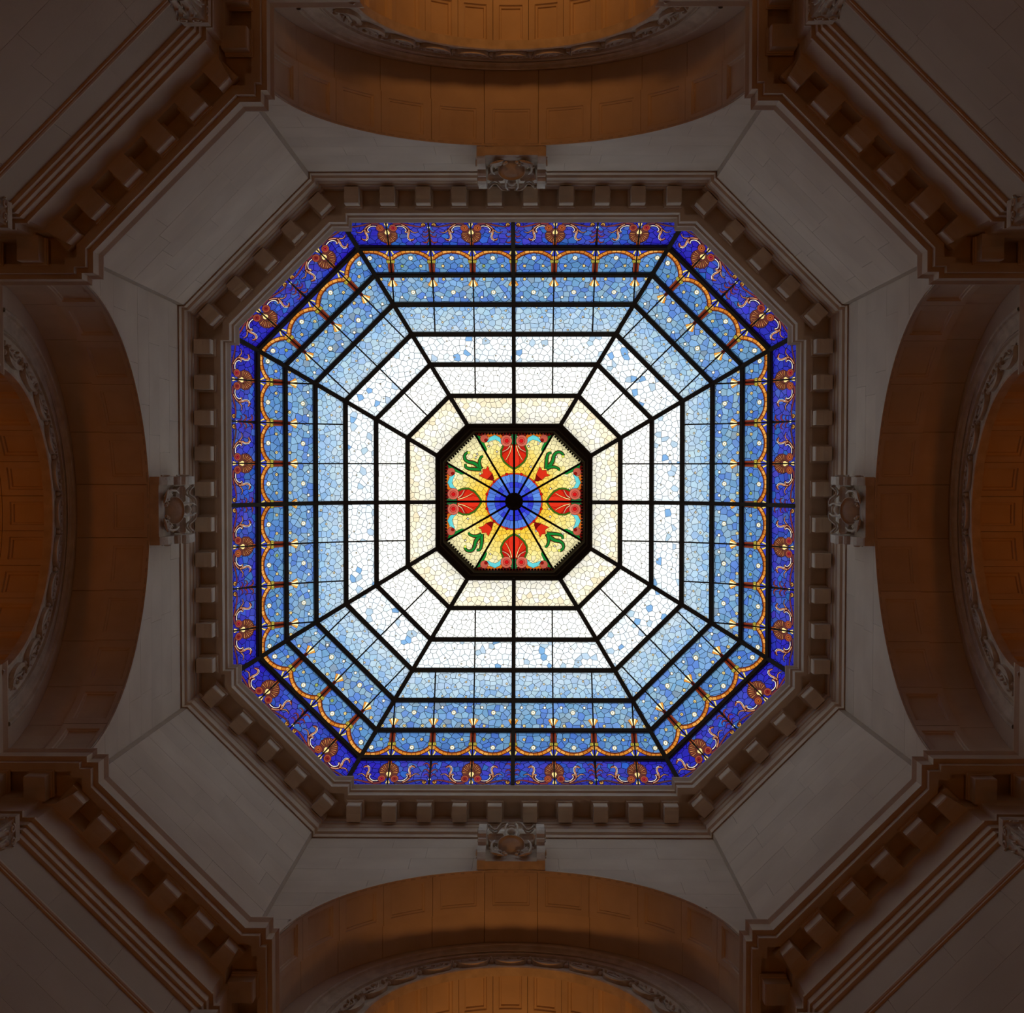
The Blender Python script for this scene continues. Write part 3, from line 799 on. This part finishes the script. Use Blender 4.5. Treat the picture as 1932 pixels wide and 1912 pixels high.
def rosette(o, x, y, r, f, core, key):
    o.append((to(circle(x, y, r, r * .92, 12), f), sc(236, 176, 84) if core != 'w' else sc(238, 222, 160), key))
    o.append((to(circle(x, y, r * .78, r * .72, 10), f), scb(255, 252, 232) if core == 'w' else (sc(190, 235, 140) if core == 'g' else scb(252, 230, 160)), key))
    if core != 'w' or r > 20: o.append((to(circle(x, y, r * .3, r * .28, 6), f), sc(200, 150, 60) if core != 'w' else sc(250, 250, 190), key))
def orn_ring1_bay(cx, rnd):
    V = .885; o = []; f = lambda dx, y: (cx + dx / 402.0, V * ((y / 5.62 + 400 - 465) / 52))
    up = [(-215, 492), (-190, 462), (-150, 436), (-100, 414), (-50, 401), (0, 397), (50, 401), (100, 414), (150, 436), (190, 462), (215, 492)]
    lo = [(-200, 520), (-170, 486), (-135, 462), (-90, 442), (-45, 431), (0, 427), (45, 431), (90, 442), (135, 462), (170, 486), (200, 520)]
    lo2 = [(x * .975, y + 9) for x, y in lo]
    o.append((to([(-216, 340), (216, 340)] + up[::-1], f), SPAND, ('spandrel', cx, 0)))
    key = ('arch_band', cx, 0)
    o.append((to([(x, y - 5) for x, y in up] + lo2[::-1], f), sc(128, 50, 24), key))
    for i in range(10):                    # amber voussoir pieces of the arch
        c_ = [sc(226, 140, 48), sc(205, 120, 40), sc(245, 170, 80)][rnd.randrange(3)]
        a, b = up[i], up[i + 1]; c2, d2 = lo[i + 1], lo[i]
        q = [(a[0] + .8, a[1] + 1), (b[0] - .8, b[1] + 1), (c2[0] - .8, c2[1] - 2), (d2[0] + .8, d2[1] - 2)]
        o.append((to(q, f), c_, key))
    return o, f
def orn_column(cx, rnd):
    V = .885; o = []; f = lambda dx, y: (cx + dx / 402.0, V * ((y / 5.62 + 400 - 465) / 52))
    key = ('column', cx, 0)
    o.append((to([(-36, 500), (36, 500), (30, 660), (-30, 660)], f), sc(112, 36, 22), key))
    for sg in (-1, 1): o.append((to([(sg * 24, 540), (sg * 32, 540), (sg * 28, 660), (sg * 21, 660)], f), sc(205, 110, 70), key))
    for sg in (-1, 1):
        o.append((to([(sg * 3, 506), (sg * 42, 506), (sg * 46, 522), (sg * 38, 540), (sg * 3, 540)], f), OLIVE, key))
        o.append((to([(sg * 8, 512), (sg * 22, 512), (sg * 20, 534), (sg * 8, 534)], f), sc(225, 205, 90), key))
        o.append((to([(sg * 5, 398), (sg * 20, 398), (sg * 46, 440), (sg * 26, 452), (sg * 20, 430)], f), sc(252, 226, 130), ('chevron', cx, sg)))
        o.append((to([(sg * 4, 506), (sg * 6, 462), (sg * 24, 472), (sg * 12, 506)], f), sc(235, 180, 90), key))
    return o
def orn_fan(cx, rnd):
    V = .896; o = []; f = lambda dx, y: (cx + dx / 402.0, V * ((y / 5.62 + 400 - 517) / 56)); key = ('fan', cx, 0)
    o.append((to([(-20, 640), (20, 640), (17, 718), (-17, 718)], f), sc(120, 34, 26), key))
    xs = [-56, -34, -11, 11, 34, 56]; yb = [772, 786, 792, 792, 786, 772]; xt = [-15, -9, -3, 3, 9, 15]
    cs = [sc(246, 170, 70), scb(252, 232, 170), sc(244, 165, 60), scb(252, 236, 180), sc(246, 160, 60)]
    for i in range(5): o.append((to([(xt[i], 716), (xt[i + 1], 716), (xs[i + 1], yb[i + 1]), (xs[i], yb[i])], f), cs[i], key))
    return o
def cell_color(ring, p, v, V, rnd, half):
    fr = v / V
    if ring == 0:
        edge = max(0, abs(p) - (half - .9)) / .9
        c = (56 + rnd.uniform(-14, 18), 76 + rnd.uniform(-18, 34), 196 + rnd.uniform(-10, 20))
        if rnd.random() < .4: c = (62, 58 + rnd.uniform(0, 20), 196)
        if edge > 0 or fr < .16: c = (44, 30 + rnd.uniform(0, 26), 190)
        return col_var(c, rnd, .12)
    if ring == 1:
        c = rnd.choice([(92, 142, 210), (84, 130, 205), (104, 154, 214), (96, 150, 205), (80, 124, 215), (112, 160, 205)])
        return col_var(c, rnd, .1)
    if ring == 2:
        c = rnd.choice([(124, 168, 222), (112, 155, 222), (140, 184, 224), (150, 186, 214), (98, 140, 220), (132, 178, 228), (120, 170, 215)])
        if rnd.random() < .04: c = (135, 160, 185)
        return col_var(c, rnd, .1)
    if ring == 3:
        t = fr; a = rnd.choice([(160, 202, 240), (150, 194, 240), (172, 210, 240), (180, 214, 236), (142, 186, 238)]); b = (216, 234, 248)
        u_ = max(0, t * .85 + rnd.uniform(-.25, .1)); c = tuple(x + (y - x) * u_ for x, y in zip(a, b))
        return col_var(c, rnd, .06)
    if ring == 4:
        r_ = rnd.random()
        if r_ < .035: return col_var((135, 185, 238), rnd)
        if r_ < .10: return col_var((195, 222, 246), rnd)
        return col_var(rnd.choice([(232, 243, 252), (226, 240, 252), (240, 247, 252), (236, 246, 250)]), rnd, .03, .01, 1.42)
    if ring == 5:
        return col_var(rnd.choice([(244, 249, 250), (240, 247, 248), (250, 251, 248), (246, 250, 244)]), rnd, .03, .01, 1.36)
    if fr < .3 + rnd.uniform(-.1, .15): return col_var(rnd.choice([(246, 236, 208), (250, 242, 216), (242, 228, 196)]), rnd, .03, .01, 1.40)
    return col_var(rnd.choice([(252, 249, 234), (254, 252, 242), (250, 246, 224)]), rnd, .02, .01, 1.34)

dome = empty('stained_glass_dome', (0, 0, 31.1))
tag(dome, 'eight-sided stained glass dome shading from deep blue rim to white centre', 'skylight')
glass_rnd = random.Random(11)
def half_len(diag, a): return a * (1 - K) / SQ if diag else a * K
GSP = [.190, .196, .182, .170, .168, .166, .158]
LEADW = [.014, .014, .013, .011, .0105, .010, .010]
for ring in range(7):
    (a0, h0), (a1, h1) = RING[ring], RING[ring + 1]
    for diag in (0, 1):
        ka = (1 + K) / SQ if diag else 1.0
        V = math.hypot((a0 - a1) * ka, h1 - h0)
        L0, L1 = half_len(diag, a0), half_len(diag, a1)
        if diag: divs = [-B, 0, B] if ring <= 3 else ([0] if ring < 6 else [])
        else: divs = [-3 * B, -2 * B, -B, 0, B, 2 * B, 3 * B] if ring <= 2 else ([-2 * B, -B, 0, B, 2 * B] if ring == 3 else ([-B, 0, B] if ring < 6 else [0]))
        for si in range(4):
            s = (DIAG if diag else ORTHO)[si]
            nV = Vector((s[0][0], s[0][1], 0))
            slope = Vector((0, 0, h1 - h0)) - nV * (a0 - a1) * ka
            tang = Vector((s[1][0], s[1][1], 0)); nrm = tang.cross(slope).normalized()
            if nrm.z > 0: nrm = -nrm
            o0 = nV * a0 * ka + Vector((0, 0, h0)); sl = slope / V
            def emb(x, y, z, o0=o0, tang=tang, sl=sl, nrm=nrm): return o0 + tang * x + sl * y + nrm * z
            edges_ = [-99] + divs + [99]
            # ornaments of this strip
            orns = []
            rnd = random.Random(1000 * ring + 100 * diag + si)
            ys = V / .885
            if ring == 0:
                for m_ in range(-5, 6):
                    cx = m_ * B
                    if abs(cx) > L0 + .1: continue
                    fan = (m_ % 2 != 0)
                    if not fan: orns += orn_ring0('anth', cx, 0, rnd)
                for m_ in range(-5, 6):
                    if m_ % 2 and abs(m_ * B) < L0: orns += orn_ring0('fan', m_ * B, 0, rnd)
                orns = [([(x, y * V / .985) for x, y in p_], c_, k_) for p_, c_, k_ in orns]
            elif ring == 1:
                nb = len(divs) + 1
                for m_ in range(nb):
                    cx = (divs[0] - B / 2) + m_ * B
                    o_, f_ = orn_ring1_bay(cx, rnd); orns += o_
                    rosette(orns, 0, 485, 27, f_, 'w', ('rosette', cx, 1))
                    for sg in (-1, 1): rosette(orns, sg * 98, 570, 18, f_, 'g' if rnd.random() < .2 else 'y', ('rosette', cx, sg * 2))
                for d_ in divs: orns += orn_column(d_, rnd)
                orns = [([(x, y * V / .885) for x, y in p_], c_, k_) for p_, c_, k_ in orns]
            elif ring == 2:
                nb = len(divs) + 1
                for m_ in range(nb):
                    cx = (divs[0] - B / 2) + m_ * B
                    f_ = lambda dx, y, cx=cx: (cx + dx / 402.0, .896 * ((y / 5.62 + 400 - 517) / 56))
                    rosette(orns, 0, 850, 27, f_, 'w', ('rosette', cx, 1))
                    for sg in (-1, 1):
                        rosette(orns, sg * 98, 712, 18, f_, 'y', ('rosette', cx, sg * 2)); rosette(orns, sg * 125, 903, 17, f_, 'w', ('rosette', cx, sg * 3))
                for d_ in divs: orns += orn_fan(d_, rnd)
                orns = [([(x, y * V / .896) for x, y in p_], c_, k_) for p_, c_, k_ in orns]
            elif ring in (3, 4, 5):
                nb = len(divs) + 1
                spots = {3: [(-.32, .12), (.05, .08), (.33, .2), (-.05, .42), (.2, .45), (-.3, .6), (.25, .8), (-.1, .85)], 4: [(-.2, .25), (.25, .4), (0, .75)], 5: [(.1, .35), (-.25, .7)]}[ring]
                rr_ = {3: .032, 4: .022, 5: .018}[ring]
                for m_ in range(nb):
                    cx = (divs[0] - B / 2) + m_ * B if divs else 0
                    for q_, (u_, v_) in enumerate(spots):
                        x_, y_ = cx + u_ * B + rnd.uniform(-.05, .05), v_ * V + rnd.uniform(-.05, .05)
                        ww = rnd.random() < .4 and ring == 3
                        kk = ('rosette', round(cx, 2), q_)
                        orns.append((circle(x_, y_, rr_, rr_, 8), sc(240, 200, 120) if not ww else sc(230, 225, 200), kk))
                        orns.append((circle(x_, y_, rr_ * .6, rr_ * .6, 8), sc(255, 250, 225), kk))
            for e0, e1 in zip(edges_, edges_[1:]):
                poly = [(-L0, 0), (L0, 0), (L1, V), (-L1, V)]
                poly = clip_half(poly, 1, 0, e1); poly = clip_half(poly, -1, 0, -e0)
                if len(poly) < 3: continue
                poly = ccw(poly)
                cells = voronoi(poly, GSP[ring], rnd)
                cols = []
                for c_ in cells:
                    cx = sum(q[0] for q in c_) / len(c_); cy = sum(q[1] for q in c_) / len(c_)
                    cols.append(cell_color(ring, cx, cy, V, rnd, (L0 + L1) / 2))
                glass_panel('glass_panel', poly, cells, cols, orns, emb, dome, LEADW[ring])
            # thin glazing bars on the divisions
            for d_ in divs:
                if d_ == 0 and not diag: continue
                vmax = V if abs(d_) < L1 else V * (L0 - abs(d_)) / (L0 - L1)
                mb = MB(); mb.bar(emb(d_, 0, .015), emb(d_, vmax, .015), tang * .036, nrm * .035); mb.build('glazing_bar', M['frame'], dome)
            # ring bar at the outer edge of this ring (not on the curb)
            if ring > 0:
                wd = .125 if ring > 1 else .14
                mb = MB(); mb.bar(emb(-L0, 0, .03), emb(L0, 0, .03), sl * wd, nrm * .11)
                mb.bar(emb(-L0, 0, .095), emb(L0, 0, .095), sl * wd * .55, nrm * .03)
                mb.build('ring_bar', M['frame'], dome)
# corner ribs and mid ribs
def rib_chain(pts, wdt, name):
    mb = MB()
    for i, (a, b) in enumerate(zip(pts, pts[1:])):
        d = (b - a).normalized(); rad = Vector((a.x, a.y, 0)).normalized(); wv = Vector((0, 0, 1)).cross(rad).normalized(); dn = d.cross(wv).normalized()
        if dn.z > 0: dn = -dn
        e = d * .02
        mb.bar(a - e + dn * .045, b + e + dn * .045, wv * wdt, dn * .13)
        mb.bar(a - e + dn * .12, b + e + dn * .12, wv * wdt * .55, dn * .03)
    return mb.build(name, M['frame'], dome)
for q in range(4):
    c_, s_ = [(1, 0), (0, 1), (-1, 0), (0, -1)][q]
    for sg in (-1, 1):
        pts = []
        for a, h in RING:
            x, y = a, sg * a * K
            pts.append(Vector((x * c_ - y * s_, x * s_ + y * c_, h)))
        rib_chain(pts, .115, 'corner_rib')
    pts = [Vector((a * c_, a * s_, h)) for a, h in RING]
    rib_chain(pts, .105, 'middle_rib')
# curb under the outermost glass
mb = loft([(cl(.10), 31.10), (cl(.10), 31.16), (cl(-.1), 31.30), (cl(-.3), 31.30)], True)
mb.build('curb', M['frame'], dome)

# ------------------------------------------------------------------ central medallion
med = empty('central_medallion', (0, 0, 34.3))
tag(med, 'octagonal central medallion of yellow red and green glass with blue centre', 'skylight')
KM = .56
def octo(a, k_=KM): return [(a * k_, a), (a, a * k_), (a, -a * k_), (a * k_, -a), (-a * k_, -a), (-a, -a * k_), (-a, a * k_), (-a * k_, a)]
fr = recalc(loft([(octo(2.20, K), 34.42), (octo(2.19, K), 34.24), (octo(2.17, K), 34.20), (octo(2.145, K), 34.20), (octo(2.135, .6), 34.24), (octo(2.05, .59), 34.25), (octo(2.03, .585), 34.33),
              (octo(1.98, .57), 34.36), (octo(1.965, KM), 34.55), (octo(1.945, KM), 34.60), (octo(1.945, KM), 34.95), (octo(2.2, K), 34.95), (octo(2.20, K), 34.42)], True).build('frame', M['bronze'], med))
mb = MB(); oc = octo(1.925)
for a, b in zip(oc, oc[1:] + oc[:1]):
    L = math.hypot(b[0] - a[0], b[1] - a[1]); n = int(L / .085)
    for i in range(n):
        t = (i + .5) / n; x, y = a[0] + (b[0] - a[0]) * t, a[1] + (b[1] - a[1]) * t
        mb.ball((x, y, 34.79), .036, (1, 1, 1), 6, 4)
tag(mb.build('beading', M['bronze'], med), kind='stuff')
def memb(x, y, z): return Vector((x, y, 34.84 + .22 * (1 - math.hypot(x, y) / 1.93) - z))
U = .002655
GRN = sc(22, 130, 50); DGR = sc(20, 96, 40); CYAN = sc(110, 225, 235); ORG = sc(240, 120, 30); PNK = sc(214, 108, 88); REDS = sc(214, 40, 20); DRED = sc(150, 16, 14)
def half_shell(sym):
    """ornament polygons in crop units, +y away from the centre, +x to the side"""
    o = []
    def A(p, c, k): o.append((p, c, k))
    A([(0, 700), (430, 700), (430, 740), (0, 740)], sc(120, 20, 16), 'red_border')
    A([(290, 560), (305, 505), (335, 545), (400, 650), (430, 730), (400, 712), (350, 690), (325, 640)], GRN, 'corner_leaf')
    A([(6, 340), (60, 372), (115, 420), (146, 480), (148, 545), (125, 600), (60, 640), (6, 640)], sc(60, 110, 30), 'shell')
    A([(6, 362), (50, 388), (100, 432), (128, 485), (130, 540), (110, 590), (60, 610), (6, 610)], REDS, 'shell')
    A([(6, 362), (50, 388), (62, 440), (20, 600), (6, 600)], sc(228, 52, 30), 'shell')
    A([(40, 560), (110, 520), (128, 500), (130, 540), (110, 590), (60, 610)], sc(190, 26, 20), 'shell')
    A(stroke([(24, 600), (40, 540), (62, 490), (92, 440)], 10, 6), YEL, 'shell')
    A(stroke([(40, 600), (70, 560), (128, 530)], 12, 6), sc(250, 220, 170), 'shell')
    A([(4, 600), (28, 620), (30, 720), (4, 720)], sc(40, 110, 60), 'shell_stem')
    A(stroke([(120, 660), (170, 712), (250, 712), (320, 690), (345, 660)], 44, 30), ORG, 'orange_scroll')
    A(stroke([(150, 720), (230, 735), (330, 715)], 18, 12), sc(200, 70, 60), 'orange_scroll')
    A([(122, 625), (150, 685), (205, 712), (255, 690), (290, 640), (280, 632), (245, 650), (200, 662), (160, 640), (135, 612)], CYAN, 'crescent')
    for xx in (160, 205, 245): A([(xx - 2, 600), (xx + 2, 600), (xx + 2, 720), (xx - 2, 720)], sc(60, 150, 160), 'crescent')
    o.pop(); o.pop(); o.pop()
    A(circle(82, 650, 62, 62, 14), PNK, 'volute'); A(circle(80, 650, 36, 36, 12), sc(222, 80, 66), 'volute'); A(circle(78, 648, 20, 20, 10), sc(220, 20, 26), 'volute')
    A(circle(318, 672, 44, 44, 12), sc(205, 98, 78), 'small_volute'); A(circle(300, 655, 18, 18, 8), DRED, 'small_volute')
    return o
def corner_orn():
    o = []
    def A(p, c, k): o.append((p, c, k))
    # x right, y up from the medallion centre (upper right wedge)
    lf = [stroke([(345, 350), (390, 395), (415, 440), (425, 490), (455, 525), (500, 525), (530, 490)], 54, 30), stroke([(345, 350), (345, 420), (352, 480), (368, 515), (400, 520)], 50, 26), stroke([(350, 355), (400, 370), (440, 368), (478, 350), (480, 330)], 46, 22)]
    for l in lf: A(l, DKRED, 'leaf_spray')
    A(stroke([(345, 350), (390, 395), (415, 440), (425, 490), (455, 525), (500, 525), (530, 490)], 38, 20), GRN, 'leaf_spray')
    A(stroke([(345, 350), (345, 420), (352, 480), (368, 515), (400, 520)], 34, 18), GRN, 'leaf_spray')
    A(stroke([(350, 355), (400, 370), (440, 368), (478, 350), (480, 330)], 30, 16), GRN, 'leaf_spray')
    A(circle(522, 482, 16, 16, 8), sc(225, 235, 90), 'leaf_spray')
    A([(222, 222), (236, 290), (275, 375), (300, 335), (345, 338), (350, 300), (385, 280), (330, 262), (300, 232), (250, 215)], sc(218, 48, 26), 'tulip')
    A([(222, 222), (236, 290), (262, 262), (300, 232), (250, 215)], sc(120, 12, 12), 'tulip')
    return o
mrnd = random.Random(5)
for wdg in range(12):
    a0 = wdg * PI / 6; a1 = a0 + PI / 6
    poly = octo(1.96)
    poly = ccw(poly)
    poly = clip_half(poly, math.sin(a0), -math.cos(a0), 0); poly = clip_half(poly, -math.sin(a1), math.cos(a1), 0)
    am = (a0 + a1) / 2
    poly = clip_half(poly, -math.cos(am), -math.sin(am), -.22)
    poly = ccw(poly)
    orns = []
    # blue centre of brick-like pieces
    for (ra, rb, nn_, pal) in ((.20, .41, 1, [(40, 44, 205), (60, 90, 215)]), (.41, .555, 2, [(56, 66, 215), (72, 100, 225), (50, 60, 205)]), (.555, .775, 3, [(84, 130, 225), (96, 145, 230), (80, 120, 215)])):
        for i in range(nn_):
            b0, b1 = a0 + (a1 - a0) * i / nn_, a0 + (a1 - a0) * (i + 1) / nn_
            q = [(ra * math.cos(b0), ra * math.sin(b0)), (rb * math.cos(b0), rb * math.sin(b0)), (rb * math.cos((b0 + b1) / 2), rb * math.sin((b0 + b1) / 2)), (rb * math.cos(b1), rb * math.sin(b1)), (ra * math.cos(b1), ra * math.sin(b1))]
            orns.append((q, col_var(mrnd.choice(pal), mrnd), ('blue_centre', wdg, 0)))
    q = [(.775 * math.cos(a0 + (a1 - a0) * i / 4), .775 * math.sin(a0 + (a1 - a0) * i / 4)) for i in range(5)] + [(.815 * math.cos(a0 + (a1 - a0) * i / 4), .815 * math.sin(a0 + (a1 - a0) * i / 4)) for i in range(4, -1, -1)]
    orns.append((q, sc(222, 70, 26), ('red_ring', wdg, 0)))
    orns.append((circle(.80 * math.cos(am), .80 * math.sin(am), .042, .042, 8), sc(200, 20, 20), ('red_ring', wdg, 0)))
    qd = wdg % 3
    if qd == 1:
        ra_ = am + PI / 4; cr_, sr_ = round(math.cos(ra_)), round(math.sin(ra_))
        for p_, c_, k_ in corner_orn():
            # lower wedges show the mirrored spray
            orns.append(([(U * (x * cr_ + y * sr_), U * (x * sr_ - y * cr_)) for x, y in p_], c_, (k_, wdg, 1)))
    else:
        # axis nearest to this wedge
        axis = a0 if qd == 0 else a1
        ux, uy = math.cos(axis), math.sin(axis)
        sgn = 1 if qd == 0 else -1
        vx, vy = -uy * sgn, ux * sgn
        for p_, c_, k_ in half_shell(0):
            orns.append(([(y * U * ux + x * U * vx, y * U * uy + x * U * vy) for x, y in p_], c_, (k_, wdg, 1)))
    cells = voronoi(poly, .135, mrnd)
    cols = []
    for c_ in cells:
        cx = sum(z[0] for z in c_) / len(c_); cy = sum(z[1] for z in c_) / len(c_); rr_ = math.hypot(cx, cy) + mrnd.uniform(-.12, .12)
        t = min(1, max(0, (rr_ - .85) / .75))
        c3 = tuple(x + (y - x) * t for x, y in zip((255, 206, 60), (255, 240, 158)))
        if rr_ > 1.75: c3 = (255, 244, 190)
        cols.append(col_var(c3, mrnd, .04, .01))
    pre = []
    for i in range(4):
        rr_ = mrnd.uniform(.95, 1.8); aa = am + mrnd.uniform(-.2, .2)
        pre.append((circle(rr_ * math.cos(aa), rr_ * math.sin(aa), .034, .034, 8), sc(215, 195, 140), ('dot', wdg, i)))
        pre.append((circle(rr_ * math.cos(aa), rr_ * math.sin(aa), .022, .022, 8), WHITE, ('dot', wdg, i)))
    glass_panel('glass_wedge', poly, cells, cols, pre + orns, memb, med, .0085, 1.0)
    mb = MB(); e = Vector((math.cos(a0), math.sin(a0), 0)); rmax = 1.95 / max(abs(e.x), abs(e.y)) if qd == 0 else 1.945 / max(abs(e.x), abs(e.y))
    wv = Vector((-e.y, e.x, 0)) * .058
    mb.bar(memb(e.x * .2, e.y * .2, .03), memb(e.x * rmax, e.y * rmax, .03), wv, (0, 0, -.06)); mb.build('spoke', M['bronze'], med)
mb = MB(); N = 24
lvh = [(.255, 35.04), (.255, 34.93), (.235, 34.90), (.17, 34.885), (.16, 34.90), (.06, 34.895), (.05, 34.88), (.0001, 34.875)]
mb = loft([([(r_ * math.cos(2 * PI * i / N), r_ * math.sin(2 * PI * i / N)) for i in range(N)], h) for r_, h in lvh], True)
recalc(mb.build('hub', M['bronze'], med))
